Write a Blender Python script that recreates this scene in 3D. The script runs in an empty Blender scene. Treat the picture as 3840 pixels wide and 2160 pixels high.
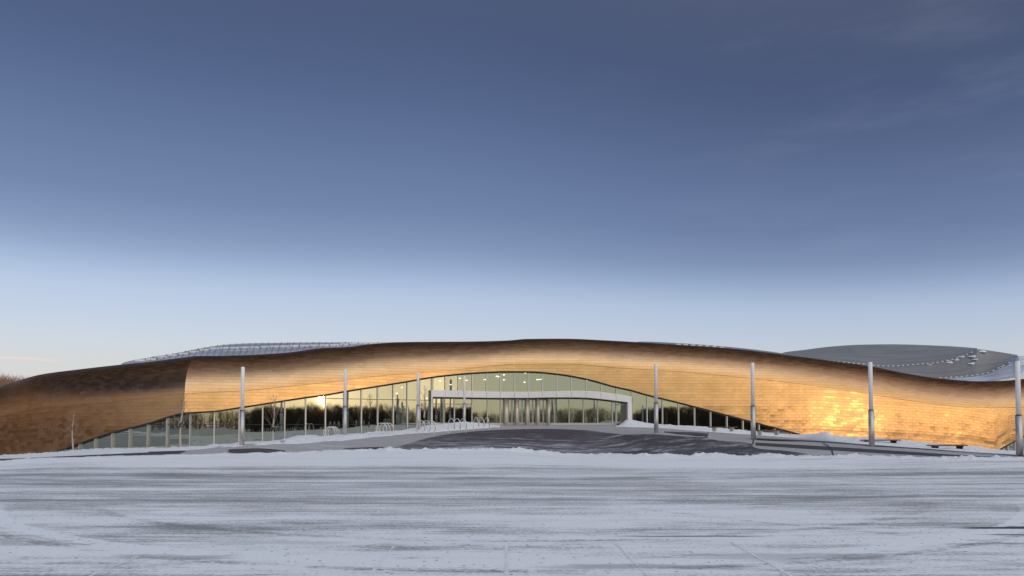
import bpy, bmesh, math, random
import numpy as np
from mathutils import Vector, noise, Matrix
R = math.radians
C = bpy.context.scene.collection
SC = bpy.context.scene
rnd = random.Random(7)

# ------------------------------------------------------------ camera
F, TH = 2560.0, R(2.0)                 # focal length in photo pixels, pitch up
HOR, EYE = 1593.0, 1.6                 # horizon row, eye height
VPP = HOR - F*math.tan(TH)
cam = bpy.data.cameras.new("camera"); cam_o = bpy.data.objects.new("camera", cam); C.objects.link(cam_o)
cam.sensor_width = 36; cam.lens = 36*F/3840; cam.shift_y = (VPP-1080)/3840
cam.clip_start = .2; cam.clip_end = 6000
cam_o.location = (0, 0, EYE); cam_o.rotation_euler = (R(90)+TH, 0, 0)
SC.camera = cam_o

# ------------------------------------------------------------ sun, sky, exposure
SUN_AZ, SUN_EL = R(41), R(2.05)        # to the right of straight behind
SD = Vector((math.sin(SUN_AZ)*math.cos(SUN_EL), -math.cos(SUN_AZ)*math.cos(SUN_EL), math.sin(SUN_EL)))
sl = bpy.data.lights.new("sun", 'SUN'); so = bpy.data.objects.new("sun", sl); C.objects.link(so)
sl.energy = .05; sl.angle = R(.9); sl.color = (1, .60, .30)
so.rotation_euler = SD.to_track_quat('Z', 'Y').to_euler()
SC.view_settings.view_transform = 'Standard'; SC.view_settings.look = 'None'
SC.view_settings.exposure = 0; SC.view_settings.gamma = 1; SC.view_settings.use_curve_mapping = False

class NT:
    """tiny node-tree helper"""
    def __init__(s, tree): s.t = tree; s.n = tree.nodes; s.l = tree.links
    def new(s, typ, ins=None, **kw):
        nd = s.n.new(typ)
        for k, v in kw.items(): setattr(nd, k, v)
        for k, v in (ins or {}).items():
            if isinstance(v, bpy.types.NodeSocket): s.l.new(v, nd.inputs[k])
            else: nd.inputs[k].default_value = v
        return nd
    def math(s, op, a, b=0.0, c=0.0, clamp=False):
        return s.new('ShaderNodeMath', {0: a, 1: b, 2: c}, operation=op, use_clamp=clamp).outputs[0]
    def vm(s, op, a, b=(0, 0, 0), out=0):
        return s.new('ShaderNodeVectorMath', {0: a, 1: b}, operation=op).outputs[out]
    def scale(s, a, k): return s.new('ShaderNodeVectorMath', {0: a, 3: k}, operation='SCALE').outputs[0]
    def ramp(s, f, stops, interp='LINEAR'):
        r = s.new('ShaderNodeValToRGB', {0: f}); cr = r.color_ramp; cr.interpolation = interp
        while len(cr.elements) < len(stops): cr.elements.new(.5)
        for e, (p, c) in zip(cr.elements, stops):
            e.position = p; e.color = (c, c, c, 1) if isinstance(c, (int, float)) else (*c, 1)
        return r.outputs[0]
    def mix(s, f, a, b, blend='MIX'):
        m = s.new('ShaderNodeMix', data_type='RGBA', blend_type=blend)
        for k, v in ((0, f), (6, a), (7, b)):
            if isinstance(v, bpy.types.NodeSocket): s.l.new(v, m.inputs[k])
            elif k == 0: m.inputs[k].default_value = v
            else: m.inputs[k].default_value = (*v, 1)
        return m.outputs[2]
    def noise(s, vec, scale, detail=4, rough=.55, **kw):
        return s.new('ShaderNodeTexNoise', {'Vector': vec, 'Scale': scale, 'Detail': detail, 'Roughness': rough}, **kw).outputs[0]
    def mapping(s, vec, scl=(1, 1, 1), rot=(0, 0, 0)):
        return s.new('ShaderNodeMapping', {0: vec, 2: rot, 3: scl}).outputs[0]
    def smooth(s, v, a, b, lo=0.0, hi=1.0):
        return s.new('ShaderNodeMapRange', {0: v, 1: a, 2: b, 3: lo, 4: hi}, interpolation_type='SMOOTHSTEP').outputs[0]

def lin(r, g, b):
    f = lambda c: (c/255/12.92) if c <= 10.3 else ((c/255+.055)/1.055)**2.4
    return (f(r), f(g), f(b))

w = bpy.data.worlds.new("World"); SC.world = w; w.use_nodes = True
N = NT(w.node_tree); bg = w.node_tree.nodes['Background']
D = N.new('ShaderNodeTexCoord').outputs['Generated']
sep = N.new('ShaderNodeSeparateXYZ', {0: D})
z = sep.outputs[2]
el = N.math('MULTIPLY', N.math('ARCSINE', z), 180/math.pi/90)      # elevation, 0..1 = 0..90 degrees
hl = N.math('SQRT', N.math('MAXIMUM', N.math('SUBTRACT', 1.0, N.math('MULTIPLY', z, z)), 1e-4))
# the sky deepens towards the right
azf = N.math('ARCTAN2', sep.outputs[0], sep.outputs[1])
el_f = N.math('MULTIPLY', el, N.math('ADD', N.smooth(azf, -.15, .70, 1.0, 1.27), N.smooth(azf, -.75, -.1, .06, 0)))
front = N.ramp(el_f, [(0, lin(212, 207, 198)), (5.2/90, lin(203, 208, 212)), (7.6/90, lin(194, 206, 224)), (10.5/90, lin(177, 194, 221)), (11.8/90, lin(164, 183, 213)),
                    (13.1/90, lin(145, 165, 199)), (14.7/90, lin(126, 146, 182)), (17.5/90, lin(109, 128, 168)), (24.6/90, lin(83, 101, 139)), (32/90, lin(64, 79, 116)), (45/90, (.11, .13, .19)), (65/90, (.28, .31, .38)), (1, (.46, .50, .60))], 'B_SPLINE')
back = N.ramp(el, [(0, (.52, .54, .44)), (2.5/90, (.56, .61, .52)), (7/90, (.55, .60, .55)), (14/90, (.68, .68, .62)), (24/90, (.94, .90, .84)),
                   (42/90, (1.15, 1.20, 1.32)), (65/90, (.86, .95, 1.14)), (1, (.46, .50, .60))])
hl = N.math('SQRT', N.math('MAXIMUM', N.math('SUBTRACT', 1.0, N.math('MULTIPLY', z, z)), 1e-4))
ca = N.math('DIVIDE', N.vm('DOT_PRODUCT', D, (math.sin(SUN_AZ), -math.cos(SUN_AZ), 0), out=1), hl)
fac = N.smooth(ca, -.12, .75)
col = N.mix(fac, front, back)
# grey patch of unseen sky, added low on the left to dim the flank
side = N.math('DIVIDE', N.vm('DOT_PRODUCT', D, (-.94, -.34, 0), out=1), hl)
col = N.mix(N.math('MULTIPLY', N.smooth(side, .35, .85), N.smooth(el, .35, .10)), col, (.46, .45, .46))
# the glow that hangs round the low sun
cs = N.vm('DOT_PRODUCT', D, SD, out=1)
ang = N.math('ARCCOSINE', N.math('MINIMUM', cs, .999999))
g1 = N.math('POWER', 2.71828, N.math('MULTIPLY', ang, -1/R(18)))
g2 = N.math('POWER', 2.71828, N.math('MULTIPLY', ang, -1/R(3.2)))
glow = N.vm('ADD', N.scale((1.0, .76, .46), N.math('MULTIPLY', g1, .9)), N.scale((1.0, .78, .46), N.math('MULTIPLY', g2, 1.1)))
# physical dusk sky under it all
nish = N.new('ShaderNodeTexSky', sky_type='NISHITA', sun_disc=False, sun_elevation=SUN_EL, sun_rotation=math.pi-SUN_AZ)
# high thin cirrus, mostly to the right, and one pink streak low on the left
azv = N.math('ARCTAN2', sep.outputs[0], sep.outputs[1])
cv = N.new('ShaderNodeCombineXYZ', {0: azv, 1: el, 2: 0.0}).outputs[0]
cir = N.smooth(N.noise(N.mapping(cv, (1.3, 9, 1), (0, 0, R(-24))), 3.2, 5, .6), .45, .85)
cir = N.math('MULTIPLY', N.math('MULTIPLY', cir, N.smooth(azv, -.05, .7)), N.smooth(el, .06, .14))
col = N.mix(N.math('MULTIPLY', cir, .12), col, lin(176, 184, 205))
col = N.scale(col, N.smooth(azv, -.75, .75, 1.05, .93))
dx = N.math('ADD', azv, .626); dy = N.math('ADD', N.math('SUBTRACT', el, 4.55/90), N.math('MULTIPLY', N.math('MULTIPLY', dx, dx), .9))
st = N.math('MULTIPLY', N.smooth(N.math('ABSOLUTE', dy), .0, .0016, 1, 0), N.smooth(N.math('ABSOLUTE', dx), .02, .06, 1, 0))
col = N.mix(N.math('MULTIPLY', st, .6), col, lin(236, 214, 206))
tot = N.vm('ADD', N.vm('ADD', col, glow), N.scale(nish.outputs[0], .012))
below = N.smooth(z, -.02, -.10)
tot = N.mix(below, tot, (.25, .27, .33))
N.l.new(tot, bg.inputs[0]); bg.inputs[1].default_value = 1.0

# ------------------------------------------------------------ curves read off the place
def pchip(pts):
    x = np.array([p[0] for p in pts], float); y = np.array([p[1] for p in pts], float)
    h = np.diff(x); d = np.diff(y)/h; m = np.zeros_like(y)
    for i in range(1, len(x)-1):
        if d[i-1]*d[i] > 0:
            w1 = 2*h[i]+h[i-1]; w2 = h[i]+2*h[i-1]; m[i] = (w1+w2)/(w1/d[i-1]+w2/d[i])
    m[0] = d[0]; m[-1] = d[-1]
    def f(q):
        if q <= x[0]: return float(y[0])
        if q >= x[-1]: return float(y[-1])
        i = int(np.searchsorted(x, q)-1); i = max(0, min(i, len(h)-1)); t = (q-x[i])/h[i]
        return float((1+2*t)*(1-t)**2*y[i]+t*(1-t)**2*h[i]*m[i]+t*t*(3-2*t)*y[i+1]+t*t*(t-1)*h[i]*m[i+1])
    return f
def lerpf(pts):
    x = [p[0] for p in pts]; y = [p[1] for p in pts]
    return lambda q: float(np.interp(q, x, y))

def P(u, v, Y):
    a = u-1920; b = VPP-v; s = Y/(F*math.cos(TH)-b*math.sin(TH))
    return Vector((a*s, Y, EYE+(F*math.sin(TH)+b*math.cos(TH))*s))
def U(x, y): return 1920+x/y*F/math.cos(TH)
def XY(u, Y): return (u-1920)*Y*math.cos(TH)/F
def Zof(v, Y): return P(1920, v, Y).z

ZbL = pchip([(-900, 72), (-400, 62.8), (0, 56.2), (300, 52.1), (500, 50.0), (691, 48.5)])
ZbR = pchip([(691, 48.5), (896, 50.1), (1135, 52.2), (1289, 53.7), (1415, 55.0), (1530, 56.25), (1620, 57.2),
            (1745, 58.2), (1920, 59.0), (2142, 59.5), (2369, 59.75), (2700, 60.3), (3008, 61.05), (3373, 62.1), (3735, 62.4), (3900, 62.2), (4300, 61)])
Zb = lambda u: ZbL(u) if u < 691 else ZbR(u)
Ze = pchip([(-2000, 28), (0, 30), (700, 32), (1500, 36), (2000, 36), (2500, 33), (3000, 31), (3840, 27.2), (6000, 25)])
ve = pchip([(-1500, 1735), (0, 1730), (154, 1720), (359, 1714), (700, 1706), (1000, 1701), (1300, 1692), (1451, 1688), (1880, 1687), (2051, 1699), (2159, 1705), (2500, 1709), (3000, 1713), (3840, 1721), (5500, 1726)])
Zm = pchip([(-1500, 34), (0, 34), (500, 34.5), (912, 36), (1293, 42), (1568, 47.4), (1742, 54), (1920, 54), (2250, 50), (2462, 39.7), (2826, 36), (3266, 32.5), (3822, 28.8), (5500, 28.5)])
vm_ = pchip([(-1500, 1727), (0, 1722), (500, 1694), (912, 1664), (1293, 1633), (1568, 1613), (1742, 1597), (1920, 1597), (2250, 1602), (2462, 1622), (2826, 1645), (3266, 1673), (3822, 1710), (5500, 1716)])
vb = pchip([(-1500, 1716), (0, 1712), (208, 1702), (300, 1694), (430, 1690), (690, 1684), (905, 1666), (1060, 1657), (1150, 1647), (1290, 1636), (1440, 1626), (1530, 1613), (1620, 1600), (1700, 1596),
            (1900, 1595.5), (2309, 1596), (2440, 1598), (2640, 1608), (2800, 1622), (3000, 1640), (3100, 1645), (3250, 1652), (3373, 1658), (3620, 1676), (3735, 1692), (3840, 1698), (5500, 1706)])
def terr(u, Y):
    e, m, b = Ze(u), Zm(u), Zb(u)
    zn = max(Zof(ve(u), e), -.02)
    if Y <= e:
        t = max(0, min(1, (Y-20)/(e-20))); return zn*t*t*(3-2*t)
    zm = Zof(vm_(u), m); zb = Zof(vb(u), b)
    if m <= e+.5: m = e+.5
    if Y <= m: return zn+(zm-zn)*(Y-e)/(m-e)
    if Y <= b: return zm+(zb-zm)*(Y-m)/(b-m)
    return zb
def hit(u, v):                              # point of the terrain seen at (u, v)
    lo, hi = 15.0, Zb(u)
    for _ in range(36):
        mid = (lo+hi)/2
        if P(u, v, mid).z > terr(u, mid): lo = mid
        else: hi = mid
    return lo

# ------------------------------------------------------------ mesh helpers
def mesh_obj(name, verts, faces, mat, parent=None, smooth=False, uvs=None, fine=None):
    me = bpy.data.meshes.new(name); me.from_pydata([tuple(v) for v in verts], [], faces); me.update()
    if smooth: me.shade_smooth()
    if uvs is not None:
        uv = me.uv_layers.new(name="UVMap")
        for l in me.loops: uv.data[l.index].uv = uvs[l.vertex_index]
    o = bpy.data.objects.new(name, me); C.objects.link(o)
    if mat: me.materials.append(mat)
    if parent: o.parent = parent
    return o
def tag(o, label=None, cat=None, group=None, kind=None):
    for k, v in (('label', label), ('category', cat), ('group', group), ('kind', kind)):
        if v: o[k] = v
    return o
def empty(name, loc=(0, 0, 0)):
    o = bpy.data.objects.new(name, None); C.objects.link(o); o.location = loc; return o
def grid(nu, nv): return [(i*(nv+1)+j, (i+1)*(nv+1)+j, (i+1)*(nv+1)+j+1, i*(nv+1)+j+1) for i in range(nu) for j in range(nv)]
class MB:
    def __init__(s): s.v = []; s.f = []
    def add(s, vs, fs):
        b = len(s.v); s.v += [Vector(v) for v in vs]; s.f += [tuple(i+b for i in f) for f in fs]; return s
    def box(s, c, X, Y, Z):              # centre and three half-axis vectors
        c, X, Y, Z = map(Vector, (c, X, Y, Z))
        vs = [c+a*X+b*Y+d*Z for a in (-1, 1) for b in (-1, 1) for d in (-1, 1)]
        return s.add(vs, [(0, 1, 3, 2), (4, 6, 7, 5), (0, 4, 5, 1), (2, 3, 7, 6), (0, 2, 6, 4), (1, 5, 7, 3)])
    def tube(s, pts, rad, n=10, cap=True):
        pts = [Vector(p) for p in pts]; rr = rad if isinstance(rad, (list, tuple)) else [rad]*len(pts)
        vs = []; fs = []; ref = Vector((0, 0, 1))
        for i, p in enumerate(pts):
            t = (pts[min(i+1, len(pts)-1)]-pts[max(i-1, 0)]).normalized()
            a = t.cross(ref)
            if a.length < .05: a = t.cross(Vector((1, 0, 0)))
            a.normalize(); b = t.cross(a)
            vs += [p+(a*math.cos(2*math.pi*k/n)+b*math.sin(2*math.pi*k/n))*rr[i] for k in range(n)]
        for i in range(len(pts)-1):
            for k in range(n): fs.append((i*n+k, i*n+(k+1) % n, (i+1)*n+(k+1) % n, (i+1)*n+k))
        if cap: fs += [tuple(range(n))[::-1], tuple((len(pts)-1)*n+k for k in range(n))]
        return s.add(vs, fs)
    def build(s, name, mat, parent=None, smooth=False): return mesh_obj(name, s.v, s.f, mat, parent, smooth)
def fbm(x, y, z=0, o=4): return noise.fractal(Vector((x, y, z)), 1, 2, o)

# ------------------------------------------------------------ materials
def mat(name):
    m = bpy.data.materials.new(name); m.use_nodes = True
    nt = NT(m.node_tree); return m, nt, m.node_tree.nodes['Principled BSDF']
def simple(name, col, rough=.6, metal=0, var=.12, scale=6, bump=0):
    m, n, p = mat(name)
    tc = n.new('ShaderNodeTexCoord').outputs['Object']
    f = n.noise(tc, scale, 5)
    n.l.new(n.mix(f, tuple(c*(1-var) for c in col), tuple(min(1, c*(1+var)) for c in col)), p.inputs['Base Color'])
    p.inputs['Roughness'].default_value = rough; p.inputs['Metallic'].default_value = metal
    if bump: n.l.new(n.new('ShaderNodeBump', {'Height': f, 'Strength': bump, 'Distance': .05}).outputs[0], p.inputs['Normal'])
    return m

def make_cladding(name, lo, hi, rough):
    """interlocking flat steel tiles: each tile its own slight tilt, sheen and seam"""
    m, n, p = mat(name)
    uv = n.new('ShaderNodeTexCoord').outputs['UV']
    s = n.new('ShaderNodeSeparateXYZ', {0: uv})
    TW, THt = .66, .25
    v = n.math('DIVIDE', s.outputs[1], THt); row = n.math('FLOOR', v); fv = n.math('FRACT', v)
    rr = n.new('ShaderNodeTexWhiteNoise', {1: row}, noise_dimensions='1D').outputs[0]
    off = n.math('ADD', n.math('MULTIPLY', n.math('MODULO', n.math('ABSOLUTE', row), 2.0), .5), n.math('MULTIPLY', rr, .25))
    u = n.math('ADD', n.math('DIVIDE', s.outputs[0], TW), off); cu = n.math('FLOOR', u); fu = n.math('FRACT', u)
    cell = n.new('ShaderNodeCombineXYZ', {0: cu, 1: row, 2: 0.0}).outputs[0]
    wn = n.new('ShaderNodeTexWhiteNoise', {0: cell}, noise_dimensions='3D')
    rv = n.vm('SUBTRACT', wn.outputs[1], (.5, .5, .5))
    # slow waviness inside the tiles (oil-canning)
    ob = n.new('ShaderNodeTexCoord').outputs['Object']
    wav = n.vm('SUBTRACT', n.new('ShaderNodeTexNoise', {'Vector': ob, 'Scale': .9, 'Detail': 2.0}).outputs[1], (.5, .5, .5))
    # pillowing: each flat tile bends a little towards its seams
    nrm = n.new('ShaderNodeNewGeometry').outputs['Normal']
    bend = n.new('ShaderNodeCombineXYZ', {0: n.math('MULTIPLY', n.math('SUBTRACT', fu, .5), .02), 1: 0.0, 2: n.math('MULTIPLY', n.math('SUBTRACT', fv, .5), -.035)}).outputs[0]
    rowt = n.new('ShaderNodeCombineXYZ', {0: 0.0, 1: 0.0, 2: n.math('MULTIPLY', n.math('SUBTRACT', rr, .5), .035)}).outputs[0]
    bend = n.vm('ADD', bend, rowt)
    nn = n.vm('NORMALIZE', n.vm('ADD', n.vm('ADD', n.vm('ADD', nrm, n.scale(rv, .020)), n.scale(wav, .08)), bend))
    n.l.new(nn, p.inputs['Normal'])
    c = n.mix(wn.outputs[0], lo, hi)
    c = n.mix(n.smooth(n.noise(ob, .35, 3), .35, .75, 0, .22), c, tuple(k*.62 for k in lo))
    seam = n.math('MAXIMUM', n.smooth(fv, .0, .16, 1, 0), n.math('MULTIPLY', n.smooth(fu, .0, .03, 1, 0), .7))
    c = n.mix(n.math('MULTIPLY', seam, .55), c, (.10, .06, .03))
    # dark sky reflection on the upper skin, put into the tile colour at a slant
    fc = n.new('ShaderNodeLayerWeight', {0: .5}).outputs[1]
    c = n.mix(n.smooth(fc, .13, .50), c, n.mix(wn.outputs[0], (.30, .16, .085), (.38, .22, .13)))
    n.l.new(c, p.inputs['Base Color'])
    p.inputs['Specular Tint'].default_value = (.62, .46, .36, 1)
    p.inputs['Metallic'].default_value = 1
    n.l.new(n.smooth(wn.outputs[0], 0, 1, rough*.8, rough*1.25), p.inputs['Roughness'])
    return m
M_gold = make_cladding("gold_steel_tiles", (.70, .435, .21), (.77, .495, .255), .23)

def make_glass(name, refl, trans, fac):
    m, n, p = mat(name); out = n.n['Material Output']
    lw = n.new('ShaderNodeLayerWeight', {0: .35}).outputs[1]
    f = n.math('ADD', n.math('MULTIPLY', lw, .35), fac, clamp=True)
    ob = n.new('ShaderNodeTexCoord').outputs['Object']
    nb = n.new('ShaderNodeBump', {'Height': n.noise(ob, .8, 1), 'Strength': .12, 'Distance': .02}).outputs[0]
    g = n.new('ShaderNodeBsdfGlossy', {'Color': (*refl, 1), 'Roughness': .015, 'Normal': nb}).outputs[0]
    t = n.new('ShaderNodeBsdfTransparent', {'Color': (*trans, 1)}).outputs[0]
    mx = n.new('ShaderNodeMixShader', {0: f, 1: t, 2: g}).outputs[0]
    n.l.new(mx, out.inputs[0]); return m
M_glass = make_glass("tinted_glass", (.76, .82, .70), (.40, .46, .40), .50)

M_silver = simple("anodised_aluminium", (.62, .61, .60), .35, .7, .06)
M_white = simple("white_metal_panel", (.86, .84, .83), .35, 0, .04, 2)
M_dark = simple("dark_metal", (.035, .032, .03), .5, .3)
M_pilaster = simple("polished_door_frame", (.90, .80, .68), .4, .35, .08)
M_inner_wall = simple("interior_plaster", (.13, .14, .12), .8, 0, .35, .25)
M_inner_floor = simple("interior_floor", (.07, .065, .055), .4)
M_inner_ceiling = simple("interior_ceiling", (.34, .38, .35), .8, 0, .2, .5)
M_column = simple("interior_column_paint", (.75, .76, .72), .6, 0, .05)
M_furn = simple("interior_counter", (.10, .07, .045), .5, 0, .5, .8)
M_rack = simple("bright_steel_tube", (.82, .80, .77), .35, .4, .05)
M_galv = simple("brushed_steel_tube", (.55, .55, .56), .38, .85, .08, 20)
M_poleup = simple("frosted_lamp_tube", (.93, .90, .90), .45, 0, .04)
M_polelow = simple("steel_pole_sleeve", (.55, .53, .52), .36, .85, .1, 8)
M_wood = simple("weathered_wood", (.16, .08, .05), .7, 0, .3, 12)
M_bark = simple("pale_bark", (.50, .43, .36), .9, 0, .3, 14)
M_twig = simple("young_twigs", (.30, .22, .16), .9, 0, .3, 14)
M_wood_far = simple("bare_woodland_twigs", (.23, .145, .085), .95, 0, .5, .3)
M_lamp = bpy.data.materials.new("lit_downlight"); M_lamp.use_nodes = True
_p = M_lamp.node_tree.nodes['Principled BSDF']; _p.inputs['Emission Color'].default_value = (1, .93, .8, 1); _p.inputs['Emission Strength'].default_value = 6

def roof_mat(name, col, frost, rough=.45):
    m, n, p = mat(name)
    uv = n.new('ShaderNodeTexCoord').outputs['UV']; ob = n.new('ShaderNodeTexCoord').outputs['Object']
    s = n.new('ShaderNodeSeparateXYZ', {0: uv})
    fr = n.math('FRACT', n.math('DIVIDE', s.outputs[1], .55)); row = n.math('FLOOR', n.math('DIVIDE', s.outputs[1], .55))
    wn = n.new('ShaderNodeTexWhiteNoise', {1: row}, noise_dimensions='1D').outputs[0]
    c = n.mix(wn, tuple(k*.9 for k in col), tuple(k*1.1 for k in col))
    c = n.mix(n.math('MULTIPLY', n.smooth(fr, 0, .16, 1, 0), .5), c, tuple(k*.4 for k in col))
    c = n.mix(n.math('MULTIPLY', n.smooth(n.noise(n.mapping(ob, (.25, 1, 1)), .9, 6, .7), .45, .62), frost), c, (.74, .78, .86))
    n.l.new(c, p.inputs['Base Color']); p.inputs['Metallic'].default_value = .35; p.inputs['Roughness'].default_value = rough
    return m
M_roof_gray = roof_mat("grey_standing_seam_roof", (.27, .265, .25), .12)
M_roof_ice = roof_mat("frosted_ribbed_roof", (.42, .45, .52), .85)
M_rib = simple("roof_rib", (.46, .40, .36), .4, .6)

def snow_mat(name, dirt=0.0):
    m, n, p = mat(name)
    ob = n.new('ShaderNodeTexCoord').outputs['Object']
    a = n.noise(ob, 1.6, 6, .6); b = n.noise(ob, 22, 4, .6)
    c = n.mix(n.smooth(a, .35, .75), (.86, .87, .90), (.74, .76, .80))
    if dirt: c = n.mix(n.math('MULTIPLY', n.smooth(n.noise(ob, 5.5, 5, .7), .56, .70), dirt), c, (.20, .17, .14))
    n.l.new(c, p.inputs['Base Color']); p.inputs['Roughness'].default_value = .75
    h = n.math('ADD', n.math('MULTIPLY', a, 1.0), n.math('MULTIPLY', b, .25))
    n.l.new(n.new('ShaderNodeBump', {'Height': h, 'Strength': .7, 'Distance': .12}).outputs[0], p.inputs['Normal'])
    return m
M_snow = snow_mat("snow"); M_snow_d = snow_mat("trodden_snow", .45)

def lot_mat():
    m, n, p = mat("snow_dusted_asphalt")
    ob = n.new('ShaderNodeTexCoord').outputs['Object']
    s = n.new('ShaderNodeSeparateXYZ', {0: ob}); y = s.outputs[1]; x = s.outputs[0]
    # wind-blown and ploughed streaks run across the lot
    wob = n.math('MULTIPLY', n.math('SUBTRACT', n.noise(n.mapping(ob, (.08, .08, 1)), 1, 3), .5), 1.2)
    v2 = n.new('ShaderNodeCombineXYZ', {0: x, 1: n.math('ADD', y, wob), 2: 0.0}).outputs[0]
    s1 = n.noise(n.mapping(v2, (.07, .8, 1)), 1.0, 9, .70)
    s2 = n.noise(n.mapping(v2, (.35, 2.2, 1)), 1.0, 9, .74)
    s3 = n.noise(n.mapping(v2, (2.2, 6.0, 1)), 1.0, 8, .75)
    big = n.noise(n.mapping(ob, (.10, .22, 1)), 1.0, 4, .55)
    t = n.math('ADD', n.math('ADD', n.math('MULTIPLY', s1, .42), n.math('MULTIPLY', s2, .30)), n.math('ADD', n.math('MULTIPLY', s3, .14), n.math('MULTIPLY', big, .28)))
    t = n.math('ADD', t, n.math('MULTIPLY', n.smooth(y, 22, 31), .045))     # fresher snow near the kerb line
    t = n.math('SUBTRACT', t, n.math('MULTIPLY', n.math('MULTIPLY', n.smooth(y, 11.5, 15), n.smooth(y, 28, 21)), .05))
    grain = n.math('SUBTRACT', n.noise(ob, 16, 4, .75), .5); blot = n.math('SUBTRACT', n.noise(n.mapping(ob, (.5, 1.3, 1)), 1.0, 8, .72), .5)
    t = n.math('ADD', t, n.math('ADD', n.math('MULTIPLY', grain, .30), n.math('MULTIPLY', blot, n.smooth(y, 16, 9, .05, .30))))
    brush = n.math('SUBTRACT', n.noise(n.mapping(v2, (.25, 13, 1), (0, 0, .02)), 1.0, 5, .7), .5)
    t = n.math('ADD', t, n.math('MULTIPLY', brush, .22))
    def arc(cx, cy, rad, wd, k):                         # curved tyre track
        px = n.math('SUBTRACT', x, cx); py = n.math('SUBTRACT', y, cy)
        d = n.math('ABSOLUTE', n.math('SUBTRACT', n.math('SQRT', n.math('ADD', n.math('MULTIPLY', px, px), n.math('MULTIPLY', py, py))), rad))
        lug = n.smooth(n.noise(ob, 7, 2), .35, .6, .3, 1)
        return n.math('MULTIPLY', n.math('MULTIPLY', n.smooth(d, wd*.6, wd, k, 0), lug), n.smooth(y, 15, 11))
    for a in ((0, 20, 12.05, .18, .12), (0, 20, 12.45, .10, -.06), (0, 20, 10.5, .13, -.05), (16, 24, 17.4, .12, -.05)):
        t = n.math('ADD', t, arc(*a))
    cov = n.smooth(t, .42, .60)
    # bare polished patches
    bp = n.math('MULTIPLY', n.smooth(n.noise(n.mapping(v2, (.20, 1.35, 1)), 1.0, 5, .6), .60, .69), n.math('MULTIPLY', n.smooth(x, -.5, 3.0), n.smooth(y, 12.5, 9.5)))
    cov = n.math('MULTIPLY', cov, n.math('SUBTRACT', 1.0, n.math('MULTIPLY', bp, .75)))
    cov = n.math('MULTIPLY', cov, n.smooth(y, -3, 5.5, .12, 1))      # snow thinned behind the viewer, added so the glass mirrors dark ground
    # two black melted strips far right, one between tracks in the middle
    def strip(cx, hx, cy, hy, k):
        yy = n.math('ADD', y, n.math('MULTIPLY', n.math('SUBTRACT', n.noise(n.mapping(ob, (1.1, 1, 1)), 1.0, 5, .7), .5), hy*2.2))
        a = n.smooth(n.math('ABSOLUTE', n.math('SUBTRACT', yy, cy)), hy*.4, hy, k, 0)
        xx = n.math('ADD', x, n.math('MULTIPLY', n.math('SUBTRACT', n.noise(n.mapping(ob, (.6, 9, 1)), 1.0, 5, .7), .5), hx*1.2))
        return n.math('MULTIPLY', a, n.smooth(n.math('ABSOLUTE', n.math('SUBTRACT', xx, cx)), hx*.55, hx, 1, 0))
    blk = 0.0
    for a in ((8.3, 1.7, 10.68, .17, 1.0), (7.8, 1.1, 10.0, .10, .85), (2.6, 1.3, 9.85, .08, .7), (2.5, 1.9, 10.5, .06, .5), (3.4, 1.5, 8.35, .28, .38), (1.6, 1.5, 7.75, .20, .5), (-4.1, .9, 8.35, .20, .45), (-3.2, 1.3, 9.3, .18, .3), (6.3, 1.0, 7.9, .15, .4)):
        st_ = strip(*a); cov = n.math('MULTIPLY', cov, n.math('SUBTRACT', 1.0, st_)); blk = n.math('MAXIMUM', blk, st_)
    # grit and stones
    vor = n.new('ShaderNodeTexVoronoi', {'Vector': ob, 'Scale': 5.5}).outputs[0]
    grit = n.math('MULTIPLY', n.smooth(vor, .08, .15, 1, 0), n.smooth(n.noise(ob, 1.3, 3), .36, .50))
    fine = n.noise(ob, 26, 4, .8)
    cov2 = n.math('MULTIPLY', cov, n.smooth(fine, .25, .50, .58, 1))
    asp0 = n.mix(fine, (.17, .17, .18), (.36, .36, .375))
    asp = n.mix(n.smooth(blk, .25, .9), asp0, (.028, .028, .034))
    c = n.mix(cov2, asp, (.89, .915, .955))
    c = n.mix(n.math('MULTIPLY', grit, .75), c, (.10, .09, .08))
    n.l.new(c, p.inputs['Base Color'])
    n.l.new(n.smooth(cov2, 0, 1, .55, .8), p.inputs['Roughness'])
    h = n.math('ADD', n.math('MULTIPLY', cov2, .8), n.math('MULTIPLY', fine, .25))
    n.l.new(n.new('ShaderNodeBump', {'Height': h, 'Strength': .5, 'Distance': .02}).outputs[0], p.inputs['Normal'])
    return m
M_lot = lot_mat()

def paving(name, base, frost, lo=.52, hi=.66):
    m, n, p = mat(name)
    ob = n.new('ShaderNodeTexCoord').outputs['Object']; sx = n.new('ShaderNodeSeparateXYZ', {0: ob})
    near_edge = n.math('MULTIPLY', n.smooth(sx.outputs[1], 50, 36, -.05, .05), n.smooth(sx.outputs[0], 9, 1, .25, 1))
    a = n.math('ADD', n.noise(n.mapping(ob, (.16, .55, 1), (0, 0, .10)), 2.0, 12, .84), near_edge); b = n.noise(ob, 14, 4, .65)
    c = n.mix(b, tuple(k*.8 for k in base), tuple(k*1.2 for k in base))
    t = n.math('ADD', a, n.math('MULTIPLY', n.math('SUBTRACT', b, .5), .16))
    c = n.mix(n.math('MULTIPLY', n.smooth(t, lo, hi), frost), c, (.66, .67, .72))
    n.l.new(c, p.inputs['Base Color']); p.inputs['Roughness'].default_value = .7
    p.inputs['Specular IOR Level'].default_value = .25
    n.l.new(n.new('ShaderNodeBump', {'Height': b, 'Strength': .3, 'Distance': .01}).outputs[0], p.inputs['Normal'])
    return m
M_conc = paving("swept_concrete", (.40, .39, .395), .45)
M_asph = paving("dark_asphalt", (.070, .062, .070), .8, .50, .66)
M_band = paving("dark_paving_band", (.07, .062, .068), .30, .55, .8)
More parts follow.
